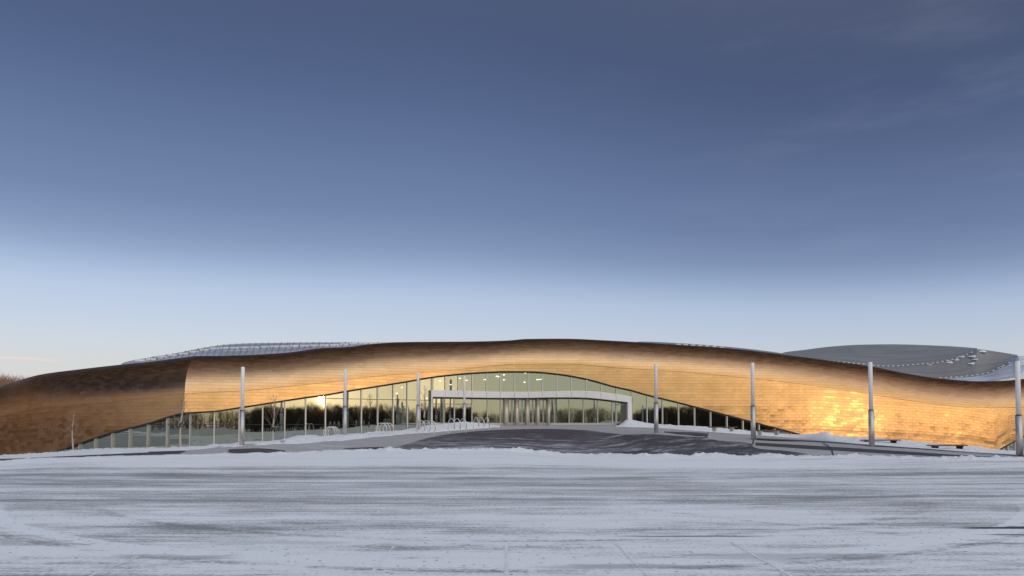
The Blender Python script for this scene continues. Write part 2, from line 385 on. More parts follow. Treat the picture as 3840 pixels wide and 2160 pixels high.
M_joint = simple("paving_joint", (.05, .045, .05), .8)

# ------------------------------------------------------------ ground
us = [-9000, -5000, -3000, -2000, -1400, -1000, -700] + list(range(-500, 4400, 25)) + [4700, 5200, 6000, 8000, 13000]
vs = []; nv = 14
for u in us:
    e = Ze(u)
    for j in range(nv+1):
        Y = 20+(e-20)*j/nv; vs.append((XY(u, Y), Y, terr(u, Y)))
fs = grid(len(us)-1, nv)
b = len(vs); x0, x1 = XY(us[0], 20), XY(us[-1], 20)
vs += [(x0, -900, 0), (x1, -900, 0), (-1500, -900, 0), (1500, -900, 0), (-1500, 20, 0), (1500, 20, 0), (x0, 20, 0), (x1, 20, 0), (-1500, 900, -2.4), (1500, 900, -2.4), (XY(us[0], 28), 28, 0), (XY(us[-1], 27), 27, 0)]
near = [i*(nv+1) for i in range(len(us))]
fs += [tuple([b, b+1]+near[::-1]), (b+2, b, b+6, b+4), (b+1, b+3, b+5, b+7)]
lot = tag(mesh_obj("parking_lot", vs, fs, M_lot, smooth=False), "snow dusted asphalt parking lot with wind-blown streaks", kind='structure')
tag(mesh_obj("ground", [(-3000, -900, -2.45), (3000, -900, -2.45), (3000, 4000, -2.45), (-3000, 4000, -2.45)], [(0, 1, 2, 3)], M_snow), kind='structure')
vs = []; nv = 40
for u in us:
    e = Ze(u); Eb = Zb(u)+26
    for j in range(nv+1):
        Y = e+(Eb-e)*(j/nv)**1.2; vs.append((XY(u, Y), Y, terr(u, Y)-(0 if Y < Zb(u)+20 else .8)))
tag(mesh_obj("plaza", vs, grid(len(us)-1, nv), M_conc, smooth=True), "light concrete forecourt rising to the entrance", kind='structure')

def sheet(name, ups, lows, u0, u1, m, lift=.006, step=12, n=6):
    vs = []; k = max(2, int((u1-u0)/step))
    for i in range(k+1):
        u = u0+(u1-u0)*i/k; Ya = hit(u, ups(u)); Yb = hit(u, lows(u)) if lows else Ze(u)+.02
        for j in range(n+1):
            Y = Yb+(Ya-Yb)*j/n; vs.append((XY(u, Y), Y, terr(u, Y)+lift))
    o = mesh_obj(name, vs, grid(k, n), m, smooth=True); tag(o, kind='structure'); return o
sheet("asphalt_forecourt", pchip([(1440, 1686), (1500, 1673), (1613, 1641), (1700, 1626), (1900, 1611), (2050, 1608.5), (2200, 1614), (2300, 1626), (2360, 1630), (2440, 1628), (2500, 1632), (2560, 1636), (2650, 1640), (2680, 1650), (2820, 1666), (2826, 1678), (2944, 1691), (3075, 1709)]), None, 1440, 3069, M_asph, .006)
sheet("dark_paving", pchip([(2490, 1618.5), (2640, 1624), (2652, 1627)]), pchip([(2490, 1622), (2600, 1632), (2652, 1634)]), 2490, 2650, M_band, .012)
sheet("dark_paving", pchip([(2835, 1643), (3105, 1656), (3260, 1668), (3810, 1706), (3900, 1712)]), pchip([(2835, 1648), (3105, 1661), (3260, 1672), (3810, 1710), (3900, 1716)]), 2835, 3900, M_band, .012)
sheet("dark_paving", pchip([(2832, 1660), (3116, 1676), (3400, 1694), (3640, 1710), (3760, 1716)]), pchip([(2832, 1671), (3116, 1689), (3400, 1705), (3640, 1717), (3760, 1718)]), 2832, 3750, M_band, .012)
sheet("dark_paving", pchip([(600, 1693), (700, 1690)]), pchip([(600, 1706), (660, 1705), (700, 1692)]), 560, 700, M_band, .012)
sheet("dark_paving", pchip([(851, 1686), (960, 1682), (1013, 1684), (1070, 1690)]), pchip([(851, 1696), (900, 1701), (1070, 1696)]), 858, 1070, M_band, .012)
sheet("dark_paving", pchip([(-300, 1726), (0, 1721), (300, 1709), (560, 1698)]), pchip([(-300, 1731), (0, 1727), (300, 1714), (560, 1706)]), -300, 560, M_band, .012)
sheet("dark_paving", pchip([(1280, 1683), (1330, 1680), (1440, 1676)]), pchip([(1280, 1686), (1330, 1684), (1440, 1686)]), 1290, 1438, M_band, .012)
# curved expansion joints
def joint(pts):
    mb = MB(); f = pchip([(p[1], p[0]) for p in pts]); vv = np.linspace(pts[0][1], pts[-1][1], 14); L = []
    for v in vv:
        u = f(v); Y = hit(u, v); L.append(Vector((XY(u, Y), Y, terr(u, Y)+.016)))
    for a, b_ in zip(L, L[1:]):
        d = (b_-a).normalized(); sde = d.cross(Vector((0, 0, 1)))*.035
        mb.add([a-sde, a+sde, b_+sde, b_-sde], [(0, 1, 2, 3)])
    tag(mb.build("paving_joint", M_joint), kind='structure')
joint([(2655, 1622), (2652, 1634), (2600, 1655), (2500, 1684), (2440, 1706)])
joint([(2826, 1648), (2822, 1664), (2790, 1684), (2745, 1706)])
joint([(3085, 1662), (3112, 1680), (3124, 1710)])

# stall lines in the lot, half buried in snow
def stall(u0, v0, u1, v1, label):
    Y0 = F*EYE/(v0-HOR)*1.0; Y1 = F*EYE/(v1-HOR)
    a = Vector((XY(u0, Y0), Y0, 0)); b_ = Vector((XY(u1, Y1), Y1, 0)); d = (b_-a).normalized(); sd = d.cross(Vector((0, 0, 1)))*.022
    mb = MB(); k = 30
    for i in range(k):
        if rnd.random() < .12: continue
        p, q = a.lerp(b_, i/k), a.lerp(b_, (i+1)/k); wv = sd*rnd.uniform(.6, 1.2)
        mb.add([p-wv+Vector((0, 0, .004)), p+wv+Vector((0, 0, .004)), q+wv+Vector((0, 0, .004)), q-wv+Vector((0, 0, .004))], [(0, 1, 2, 3)])
    o = mb.build("stall_line", M_snow); tag(o, kind='structure')
for a in ((1480, 2045, 1360, 2190, ''), (1898, 2035, 1901, 2190, ''), (2300, 2030, 2460, 2190, ''), (2735, 2030, 3020, 2190, ''), (545, 2075, 270, 2190, '')): stall(*a)

# low ploughed snow ridge along the lot edge
vs = []; uu = list(range(-600, 4500, 5)); nv = 10
for u in uu:
    e = Ze(u)
    for j in range(nv+1):
        t = j/nv; Y = e-1.1+1.2*t; bump = math.sin(math.pi*t)**.8; x = XY(u, Y)
        h = .03+.09*max(0, .35+fbm(x*.9, Y*1.3, 3))+.10*max(0, fbm(x*3.2, Y*4, 9))**1.2
        h *= .55+.75*max(0, min(1, (u-700)/1200))
        vs.append((x, Y, terr(u, Y)+bump*h-(.03 if j in (0, nv) else 0)))
tag(mesh_obj("snow_ridge", vs, grid(len(uu)-1, nv), M_snow, smooth=True), "low ploughed ridge of snow along the edge of the lot", 'snow', kind='stuff')

# snow banks between path and glass
def bank(name, front, crest, u0, u1, m, label, rough=.10, tc=.45):
    vs = []; uu = np.arange(u0, u1+1, 5.0); nv = 20
    for u in uu:
        Yf = hit(u, front(u)); Yb = Zb(u)-.25; 
        if Yf > Yb-2: Yf = Yb-2
        ends = min(1, (u-u0)/40+.02, (u1-u)/40+.02)
        Yc = Yf+(Yb-Yf)*tc
        need = Zof(crest(u), Yc)-terr(u, Yc)
        h = max(.04, need)
        for j in range(nv+1):
            t = j/nv; Y = Yf+(Yb-Yf)*t; x = XY(u, Y)
            bm_ = math.sin(math.pi*min(1, t/tc)/2)**.8 if t < tc else 1-.45*((t-tc)/(1-tc))**1.5
            nz = rough*(fbm(x*.7, Y*.7, 5)+.7*fbm(x*2.4, Y*2.4, 8)+.4*abs(fbm(x*6, Y*6, 2)))
            vs.append((x, Y, terr(u, Y)+(h+nz)*bm_*ends-(.05 if j in (0, nv) else 0)))
    tag(mesh_obj(name, vs, grid(len(uu)-1, nv), m, smooth=True), label, 'snow', kind='stuff')
bank("snow_bank", pchip([(-500, 1726), (0, 1722), (359, 1706), (700, 1693), (923, 1680), (1138, 1667), (1210, 1662), (1300, 1656), (1354, 1649), (1451, 1638), (1523, 1631), (1613, 1624), (1684, 1617), (1756, 1611), (1864, 1604)]),
     pchip([(-500, 1712), (0, 1709), (208, 1697), (359, 1687), (700, 1678), (923, 1667), (1060, 1651), (1138, 1634), (1165, 1634), (1210, 1638), (1250, 1634), (1300, 1629), (1354, 1627), (1400, 1630), (1451, 1625), (1523, 1613), (1560, 1608), (1613, 1597), (1650, 1594), (1684, 1590), (1756, 1584), (1800, 1588), (1864, 1597)]), -500, 1875, M_snow_d,
     "long uneven snow bank below the left glass wall, between path and mullions", .10)
bank("snow_mound", pchip([(2309, 1600), (2446, 1604), (2623, 1617), (3000, 1644), (3087, 1653), (3230, 1667), (3312, 1672), (3670, 1699), (3814, 1706), (4200, 1716)]),
     pchip([(2309, 1597), (2325, 1586), (2345, 1579), (2374, 1577), (2400, 1581), (2428, 1588), (2479, 1593), (2544, 1597), (2641, 1602), (2766, 1613), (2817, 1618), (2997, 1631), (3051, 1627), (3094, 1622), (3123, 1632), (3159, 1639), (3230, 1642), (3373, 1652), (3470, 1664), (3552, 1672), (3620, 1672), (3706, 1686), (3810, 1692), (4200, 1704)]), 2309, 4200, M_snow,
     "snow mounds heaped against the right wing from entrance to far corner", .09)

# ------------------------------------------------------------ building
bld = empty("recreation_centre", (0, 62, 0))
tag(bld, "low curving golden steel clad recreation centre with arched glass entrance front", "building")
bld.location = (0, 0, 0)
vtop = pchip([(-500, 1560), (0, 1447), (150, 1404), (300, 1384), (450, 1367), (560, 1356), (700, 1338), (722, 1335), (800, 1334), (908, 1332), (1066, 1323), (1210, 1305), (1300, 1301), (1379, 1291), (1498, 1283), (1559, 1282), (1738, 1281),
              (1900, 1277), (1979, 1271), (2105, 1270), (2302, 1278), (2500, 1290), (2730, 1306), (3000, 1337), (3105, 1351), (3266, 1373), (3400, 1400), (3527, 1419), (3688, 1430), (3778, 1427), (3840, 1421), (4300, 1400)])
vcr = pchip([(-500, 1610), (0, 1562), (144, 1532), (287, 1520), (466, 1502), (689, 1477), (740, 1474), (905, 1466), (1102, 1446), (1224, 1434), (1400, 1412), (1700, 1388), (1950, 1366), (2141, 1366), (2302, 1378), (2551, 1394), (2820, 1419), (2982, 1437), (3230, 1473), (3366, 1495), (3509, 1516), (3635, 1527), (3742, 1528), (4300, 1528)])
varch = pchip([(208, 1694), (405, 1624), (560, 1584), (690, 1547), (801, 1540), (898, 1526), (984, 1513), (1066, 1500), (1138, 1489), (1217, 1479), (1289, 1466), (1415, 1446), (1527, 1428), (1620, 1412), (1720, 1401), (1824, 1394), (1905, 1391.5), (1983, 1392),
               (2087, 1400), (2198, 1419), (2311, 1449), (2370, 1462), (2426, 1478), (2544, 1507), (2664, 1538), (2785, 1570), (2906, 1602), (3008, 1629)])
varch2 = lerpf([(3735, 1690), (3812, 1648), (3900, 1602), (4300, 1500)])
def zlow(u):
    g = terr(u, Zb(u))-.4
    if 208 < u < 3008: return max(g, Zof(varch(u), Zb(u)))
    if u > 3735: return max(g, Zof(varch2(u), Zb(u)))
    return g
NL, NU_, NB = 22, 46, 5
def tilt_lo(z, zc): t = max(0, z)/max(zc, .5); return R(.5+3.0*t*t)
def column(u, bend):
    """points (x, y, z) and arc lengths up one section of the skin"""
    B = Zb(u); zl = zlow(u); zc = Zof(vcr(u), B+.1); zc = max(zc, zl+.02)
    def upper(zt):
        d = 0; pts = []
        for j in range(NU_+1):
            s = (j/NU_); s = 1-(1-s)**1.5
            if j: 
                sm = (s+ps)/2; d += math.tan(R(3.5+72*sm**.82))*(s-ps)*(zt-zc)
            pts.append((d, zc+(zt-zc)*s, s)); ps = s
        return pts
    dl = sum(math.tan(tilt_lo(max(0, zl)*(k+.5)/8, zc)) for k in range(8))*max(0, zl)/8; low = []
    for j in range(NL+1):
        zz = zl+(zc-zl)*j/NL
        if j: dl += math.tan(tilt_lo(zz, zc))*(zc-zl)/NL
        low.append((dl, zz, 0))
    zt = Zof(vtop(u), B+5)
    for _ in range(6):
        up = upper(zt); zt = Zof(vtop(u+bend(1)), B+dl+up[-1][0])
    up = [(dl-.010+a, zz, s) for a, zz, s in up]
    back = [(up[-1][0]+k*3.2, up[-1][1]-.02*k*k, 1) for k in range(1, NB+1)]
    low.insert(len(low)-1, (dl-.0005, zc-min(.02, (zc-zl)*.02), 0))
    up.insert(1, (up[0][0]+.0012, zc+.02, 0))
    allp = low+up+back; out = []; arc = max(0, zl)
    for i, (d, zz, s) in enumerate(allp):
        Y = B+d; uu_ = u+bend(s)
        if i: arc += math.hypot(d-allp[i-1][0], zz-allp[i-1][1])
        out.append((Vector((XY(uu_, Y), Y, zz)), arc))
    return out
def shell(name, u0, u1, bendw, mat_, parent):
    n = int((u1-u0)/8); cols = []; ul = [u0+(u1-u0)*i/n for i in range(n+1)]
    arcu = 0; vs = []; uvs = []; pb = None
    for u in ul:
        c = column(u, lambda s: 32*s**2.2*bendw(u)); q = Vector((XY(u, Zb(u)), Zb(u)))
        if pb is not None: arcu += (q-pb).length
        pb = q
        for p, a in c: vs.append(p); uvs.append((arcu+300, a))
        m_ = len(c)
    o = mesh_obj(name, vs, grid(n, m_-1), mat_, parent, smooth=True, uvs=uvs)
    return o, vs, m_, ul
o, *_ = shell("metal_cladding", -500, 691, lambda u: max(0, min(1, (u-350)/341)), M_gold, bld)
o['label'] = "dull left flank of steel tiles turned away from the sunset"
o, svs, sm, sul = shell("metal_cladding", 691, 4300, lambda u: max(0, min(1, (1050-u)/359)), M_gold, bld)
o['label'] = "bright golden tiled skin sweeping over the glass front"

# soffit under the edge of the skin
def soffit(u0, u1, step=8):
    vs = []; n = int((u1-u0)/step)
    for i in range(n+1):
        u = u0+(u1-u0)*i/n; B = Zb(u); zz = zlow(u)
        for dy, dz in ((0, 0), (.03, -.10), (.50, -.12), (.50, .5)): vs.append((XY(u, B+dy), B+dy, zz+dz))
    return mesh_obj("soffit", vs, grid(n, 3), M_dark, bld)
soffit(212, 3004); soffit(3740, 4290)

# glass bays ---------------------------------------------------------
GZ = .35
def gp(u, zz, d=GZ): Y = Zb(u)+d; return Vector((XY(u, Y), Y, zz))
def zarch(u): return zlow(u)-.09
def zg(u): return terr(u, Zb(u))-.25
def bay(u0, u1, bot, top, d=GZ, transoms=(), mull=.04, mmat=None, mdep=.09, name="window"):
    b0, b1 = (bot(u0), bot(u1)); t0, t1 = top(u0), top(u1)
    if t0-b0 < .06 and t1-b1 < .06: return None
    t0 = max(t0, b0+.01); t1 = max(t1, b1+.01)
    A, B_ = gp(u0, b0, d), gp(u1, b1, d)
    o = mesh_obj(name, [A, B_, gp(u1, t1, d), gp(u0, t0, d)], [(0, 1, 2, 3)], M_glass, bld)
    X = (B_-A); X.z = 0; X.normalize(); Nn = Vector((X.y, -X.x, 0))        # outward
    fr = MB()
    fr.box((gp(u1, (b1+t1)/2, d)+Nn*(mdep*.6)), X*mull, Nn*mdep, Vector((0, 0, (t1-b1)/2+.02)))
    fr.build("mullion", mmat or M_silver, o)
    tr = MB()
    for zt in transoms:
        if zt < t0-.05 and zt < t1-.05 and zt > min(b0, b1):
            a, c = gp(u0, zt, d), gp(u1, zt, d); tr.box((a+c)/2+Nn*.03, (c-a)/2, Nn*.035, Vector((0, 0, .022)))
    s0, s1 = gp(u0, t0, d), gp(u1, t1, d)
    tr.box((s0+s1)/2+Nn*.025, (s1-s0)/2, Nn*.03, Vector((0, 0, .035)))
    tr.build("transom", M_dark, o)
    return o
left_u = [222, 248, 303, 362, 425, 491, 558, 630, 716, 803, 896, 984, 1067, 1145, 1219, 1289, 1354, 1415, 1473, 1526, 1573, 1618]
for a, b_ in zip(left_u, left_u[1:]):
    bay(a, b_, zg, zarch, transoms=(1.62, 3.66) if a > 550 else ())
right_u = [2372, 2426, 2484, 2544, 2604, 2664, 2725, 2785, 2845, 2905, 2964, 3000]
for a, b_ in zip(right_u, right_u[1:]): bay(a, b_, zg, zarch)
for a, b_ in zip([3738, 3774, 3802, 3845, 3890, 3940], [3774, 3802, 3845, 3890, 3940, 4000]): bay(a, b_, zg, zarch)
# upper entrance windows over the white fascia
vband_t = pchip([(1620, 1462.5), (1720, 1465), (1824, 1467.5), (1905, 1469), (1983, 1469), (2087, 1466.5), (2142, 1465.5), (2198, 1466), (2254, 1470), (2311, 1477), (2370, 1487)])
vband_b = pchip([(1620, 1488), (1720, 1489.5), (1824, 1491.5), (1905, 1492), (1983, 1492), (2087, 1490), (2142, 1490), (2198, 1491.5), (2254, 1496), (2311, 1503), (2350, 1508), (2370, 1510)])
zbt = lambda u: Zof(vband_t(u), Zb(u)); zbb = lambda u: Zof(vband_b(u), Zb(u))
up_u = [1624, 1669, 1718, 1770, 1824, 1876, 1929, 1982, 2034, 2088, 2142, 2198, 2254, 2311, 2369]
for a, b_ in zip(up_u, up_u[1:]): bay(a, b_, zbt, zarch, mull=.05)
# fascia: one white band, and the portal jamb at its right end
vs = []; n = 90; joints = MB()
for i in range(n+1):
    u = 1620+(2370-1620)*i/n; B = Zb(u)
    for dy, zz in ((.6, zbt(u)), (.02, zbt(u)), (.0, zbt(u)-.03), (.0, zbb(u)+.03), (.02, zbb(u)), (1.7, zbb(u)+.02)): vs.append((XY(u, B+dy), B+dy, zz))
fas = mesh_obj("fascia", vs, grid(n, 5), M_white, bld); fas['label'] = "white metal band across the entrance front"
for u in up_u[1:-1]:
    B = Zb(u); joints.box((XY(u, B), B-.002, (zbt(u)+zbb(u))/2), (.008, 0, 0), (0, .004, 0), (0, 0, (zbt(u)-zbb(u))/2-.04))
joints.build("panel_joint", M_dark, fas)
def jamb(u0, u1, zt0, zt1, d0, d1, m=M_white):
    b0 = zg(u0); vs = [gp(u0, b0, d0), gp(u1, b0, d0), gp(u1, b0, d1), gp(u0, b0, d1), gp(u0, zt0, d0), gp(u1, zt1, d0), gp(u1, zt1, d1), gp(u0, zt0, d1)]
    return mesh_obj("portal_jamb", vs, [(0, 1, 5, 4), (1, 2, 6, 5), (2, 3, 7, 6), (3, 0, 4, 7), (4, 5, 6, 7)], m, bld)
jamb(2354, 2371, zbb(2354)-.002, zbb(2371)-.002, 0.0, 1.6); jamb(1617, 1622, zbt(1617), zbt(1622), -.05, .9)
# lower recessed screen
RD = 1.5
zfl = lambda u: Zof(1595, 60.5)+.02
zs0 = lambda u: zfl(u)+.20
ztop2 = lambda u: zbb(u)-.06
low_u = [1624, 1663, 1703, 1769, 1827, 1876, 1892]
for a, b_ in zip(low_u, low_u[1:]): bay(a, b_, zs0, ztop2, RD, (3.4,) if a < 1760 else (), mull=.035)
low_r = [2063, 2080, 2134, 2187, 2241, 2296, 2309]
for a, b_ in zip(low_r, low_r[1:]): bay(a, b_, zs0, ztop2, RD, (), mull=.035)
def strip_box(name, u0, u1, z0, z1, d0, d1, m, par):
    k = max(1, int((u1-u0)/50)); mb = MB()
    for i in range(k):
        a, b_ = u0+(u1-u0)*i/k, u0+(u1-u0)*(i+1)/k
        mb.add([gp(a, z0, d0), gp(b_, z0, d0), gp(b_, z0, d1), gp(a, z0, d1), gp(a, z1, d0), gp(b_, z1, d0), gp(b_, z1, d1), gp(a, z1, d1)],
               [(0, 1, 5, 4), (1, 2, 6, 5), (2, 3, 7, 6), (3, 0, 4, 7), (4, 5, 6, 7), (0, 3, 2, 1)])
    return mb.build(name, m, par)
zf = zfl(0)
strip_box("sill", 1622, 1892, zf-.4, zf+.20, RD-.12, RD+.1, M_silver, bld)
strip_box("sill", 2064, 2309, zf-.4, zf+.20, RD-.12, RD+.1, M_silver, bld)
strip_box("entrance_step", 1622, 2354, zf-.5, zf+.0, RD-.9, RD+.1, M_conc, bld)
# doors between bright pilasters
pil = [(1892, 1906), (1933, 1944), (1972, 1984), (2012, 2022), (2053, 2063)]
for a, b_ in pil:
    c0 = gp((a+b_)/2, zf-.1, RD-.35); wd = (gp(b_, 0, RD)-gp(a, 0, RD)).length/2; mb = MB()
    sec = []; nn = 20
    for zz in (zf-.1, ztop2(a)):
        for k in range(nn):
            t = 2*math.pi*k/nn; sec.append(Vector((c0.x+math.copysign(abs(math.cos(t))**.6, math.cos(t))*wd, c0.y+math.copysign(abs(math.sin(t))**.6, math.sin(t))*.30, zz)))
    mb.add(sec, [(k, (k+1) % nn, nn+(k+1) % nn, nn+k) for k in range(nn)]+[tuple(range(nn))[::-1], tuple(range(nn, 2*nn))])
    mb.build("pilaster", M_pilaster, bld, True)
zd = Zof(1498, 60.5)
for (a0, a), (b_, b1) in zip(pil, pil[1:]):
    mid = (a+b_)/2
    for lo, hi in ((a, mid), (mid, b_)):
        w0, w1 = lo+.6, hi-.6
        d = mesh_obj("door", [gp(w0, zf+.05, RD), gp(w1, zf+.05, RD), gp(w1, zd, RD), gp(w0, zd, RD)], [(0, 1, 2, 3)], M_glass, bld)
        fr = MB()
        for ua, ub, za, zb_ in ((w0, w0+2, zf+.02, zd), (w1-2, w1, zf+.02, zd)):
            fr.box((gp(ua, (za+zb_)/2, RD)+gp(ub, (za+zb_)/2, RD))/2, (gp(ub, 0, RD)-gp(ua, 0, RD))/2*1.0, (0, .04, 0), (0, 0, (zb_-za)/2))
        for za, zb_ in ((zf+.02, zf+.22), (zd-.08, zd)):
            fr.box((gp(w0+2, (za+zb_)/2, RD)+gp(w1-2, (za+zb_)/2, RD))/2, (gp(w1-2, 0, RD)-gp(w0+2, 0, RD))/2, (0, .03, 0), (0, 0, (zb_-za)/2))
        fr.build("frame", M_silver, d)
        h = MB(); c1 = gp(w0+3, zf+1.05, RD-.08); c2 = gp(w1-3, zf+1.05, RD-.08); h.tube([c1, c2], .02, 8); h.build("handle", M_galv, d)
    strip_box("door_head", a, b_, zd+.005, ztop2(a), RD-.05, RD+.05, M_dark, bld)
# single door at the right end
d = mesh_obj("door", [gp(2314, zf+.05, RD), gp(2348, zf+.05, RD), gp(2348, Zof(1518, 61.2), RD), gp(2314, Zof(1518, 61.2), RD)], [(0, 1, 2, 3)], M_glass, bld)
fr = MB(); zq = Zof(1518, 61.2)
for ua, ub in ((2309.5, 2314), (2348, 2353)): fr.box(gp((ua+ub)/2, (zf+zq)/2, RD), (gp(ub, 0, RD)-gp(ua, 0, RD))/2, (0, .05, 0), (0, 0, (zq-zf)/2+.09))
fr.box(gp(2331, zq+.045, RD), (gp(2348, 0, RD)-gp(2314, 0, RD))/2, (0, .045, 0), (0, 0, .045)); fr.build("frame", M_silver, d)
h = MB(); h.tube([gp(2345, zf+.9, RD-.08), gp(2345, zf+1.2, RD-.08)], .02, 8); h.build("handle", M_galv, d)
bay(2310, 2353, lambda u: zq+.09, ztop2, RD, (), mull=.02)

# inside ------------------------------------------------------------
def inner(name, u0, u1, d0, d1, z0, z1, m):
    n = 60; vs = []
    for i in range(n+1):
        u = u0+(u1-u0)*i/n; vs += [gp(u, z0(u), d0), gp(u, z1(u), d1)]
    return mesh_obj(name, vs, grid(n, 1), m, bld)
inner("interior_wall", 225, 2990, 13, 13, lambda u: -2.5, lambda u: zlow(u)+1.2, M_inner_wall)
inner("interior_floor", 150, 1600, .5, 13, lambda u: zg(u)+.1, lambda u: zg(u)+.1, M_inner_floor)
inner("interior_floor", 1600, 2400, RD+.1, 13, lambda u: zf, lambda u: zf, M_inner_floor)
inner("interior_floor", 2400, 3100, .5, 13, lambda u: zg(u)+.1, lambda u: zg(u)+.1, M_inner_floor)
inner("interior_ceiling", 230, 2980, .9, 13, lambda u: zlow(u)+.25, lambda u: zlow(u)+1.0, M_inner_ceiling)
def icol(u, v0, u1, v1, d, r):
    a = P(u, v0, Zb(u)+d); b_ = P(u1, v1, Zb(u1)+d+1); mb = MB(); mb.tube([a, b_], r, 12); mb.build("interior_column", M_column, bld, True)
for a in ((735, 1700, 735, 1530, 2.2, .26), (1075, 1650, 1135, 1560, 2.0, .14), (1345, 1620, 1300, 1545, 2, .14), (1345, 1640, 1345, 1470, 2.5, .12), (1517, 1620, 1523, 1440, 2.2, .16), (1520, 1600, 1600, 1430, 3, .16),
          (945, 1660, 880, 1530, 3, .14), (1145, 1640, 1142, 1500, 2.0, .14), (2378, 1620, 2378, 1490, 1.2, .22), (2440, 1620, 2440, 1490, 2.4, .2), (2500, 1610, 2497, 1500, 2, .12), (2618, 1615, 2605, 1525, 2.2, .14), (1700, 1580, 1660, 1500, 4, .18)):
    icol(*a)
mb = MB()
for u0, u1, z0, z1, d in ((830, 1010, -.2, .9, 6), (1080, 1240, 0, 1.1, 8), (1480, 1560, .9, 2.0, 6), (1640, 1700, 1.6, 3.2, 5), (1780, 1890, 1.6, 2.8, 7), (2080, 2150, 1.6, 3.5, 6), (2500, 2640, .9, 2.0, 8), (420, 620, -.4, .9, 7)):
    pa = gp(u0, (z0+z1)/2, d); pb_ = gp(u1, (z0+z1)/2, d); mb2 = MB(); mb2.box((pa+pb_)/2, (pb_-pa)/2, (0, .6, 0), (0, 0, (z1-z0)/2)); mb2.build("interior_counter", M_furn, bld)
for u, v in ((1507, 1455), (1488, 1477), (1475, 1496), (1600, 1496), (1690, 1444), (1750, 1428), (1820, 1425), (1862, 1412), (1869, 1414), (1890, 1407), (1890, 1426), (1967, 1435), (1970, 1400), (2018, 1425), (2030, 1424), (2205, 1428), (2304, 1447), (1725, 1420), (1650, 1430)):
    d = 4.5; c = P(u, v, Zb(u)+d); rd = .09 if v not in (1425,) else .16
    vs = [c+Vector((math.cos(t)*rd, math.sin(t)*.12, -.06*0)) for t in np.linspace(0, 2*math.pi, 13)[:-1]]
    top = [q+Vector((0, 0, .08)) for q in vs]
    mesh_obj("ceiling_light", vs+top, [tuple(range(12))[::-1], tuple(range(12, 24))]+[(k, (k+1) % 12, 12+(k+1) % 12, 12+k) for k in range(12)], M_lamp, bld)

# roofs rising behind the skin ---------------------------------------
def ridgeY(u): 
    return Zb(u)+5.5
def roof(name, u0, u1, low, high, Yl, Yh, m, n=80, k=8, label=None, shear=0):
    vs = []; uvs = []; 
    for i in range(n+1):
        u = u0+(u1-u0)*i/n; arc = 0; pv = None
        for j in range(k+1):
            t = j/k; v = low(u)+(high(u)-low(u))*t; Y = Yl(u)+(Yh(u)-Yl(u))*t
            p = P(u+shear*t, v, Y); 
            if pv is not None: arc += (p-pv).length
            pv = p; vs.append(p); uvs.append(((u-1920)/2560*70, arc))
        back = vs[-1]+Vector((0, 14, -2.5)); vs.append(back); uvs.append((0, arc+14))
    o = mesh_obj(name, vs, grid(n, k+1), m, bld, smooth=False, uvs=uvs)
    if label: o['label'] = label
    return o
def guard(pts, Yf, m, hgt=.16, gap=.5, wd=.17):
    """row of small upright cleats along a roof"""
    f = pchip(pts); mb = MB(); u = pts[0][0]
    while u < pts[-1][0]:
        p = P(u, f(u), Yf(u)); mb.box(p+Vector((0, 0, hgt*.4)), (wd, 0, 0), (0, .03, 0), (0, 0, hgt/2)); u += gap/Yf(u)*F
    return mb.build("snow_guard", m, bld)
rh = pchip([(440, 1372), (452, 1364), (538, 1344), (646, 1327), (743, 1308), (851, 1292), (923, 1288), (1210, 1284), (1300, 1284), (1404, 1286), (1498, 1283), (1520, 1286)])
rl = lambda u: vtop(u)+4
ice = roof("roof", 456, 1510, rl, rh, lambda u: ridgeY(u)+.5, lambda u: ridgeY(u)+3+11*min(1, max(0, (u-440)/300)), M_roof_ice, 110, 6, "frosted ribbed roof above the left flank")
def Yroof(u, v):
    a, b_ = rl(u), rh(u); t = max(0, min(1, (a-v)/max(1, a-b_))); Yl = ridgeY(u)+.5; Yh = ridgeY(u)+3+11*min(1, max(0, (u-440)/300)); return Yl+(Yh-Yl)*t
mb = MB()
for u in range(560, 1490, 24):
    sl_ = 16; a_l, a_h = rl(u)-3, rh(u+sl_)-.5
    if a_l-a_h < 3: continue
    p = P(u, a_l, Yroof(u, a_l)); q = P(u+sl_, a_h, Yroof(u+sl_, a_h)); d = (q-p).normalized(); X = d.cross(Vector((0, 0, 1))).normalized()
    mb.box((p+q)/2+Vector((0, 0, .03)), d*((q-p).length/2), X*.02, Vector((0, 0, .03)))
mb.build("standing_seam", M_rib, ice)
gl = [(525, 1354), (560, 1350), (600, 1342), (700, 1327), (760, 1316), (815, 1308), (900, 1306.5), (1000, 1303), (1138, 1299), (1230, 1297), (1330, 1291), (1440, 1288)]
gf = pchip(gl)
guard(gl, lambda u: Yroof(u, gf(u))-.30, M_snow, .17, .95, .42)
guard(gl, lambda u: Yroof(u, gf(u))-.24, M_rib, .14, .95, .46)
rs = pchip([(2370, 1284), (2408, 1281), (2551, 1287), (2766, 1304), (2928, 1324), (2980, 1334)])
roof("roof", 2375, 2975, lambda u: vtop(u)+4, rs, lambda u: ridgeY(u)+.8, lambda u: ridgeY(u)+10, M_roof_gray, 40, 5, "thin grey strip of roof showing over the right slope")
guard([(2545, 1293), (2600, 1296), (2680, 1301), (2720, 1306)], lambda u: ridgeY(u)+.9, M_snow_d, .12, .7, .2)
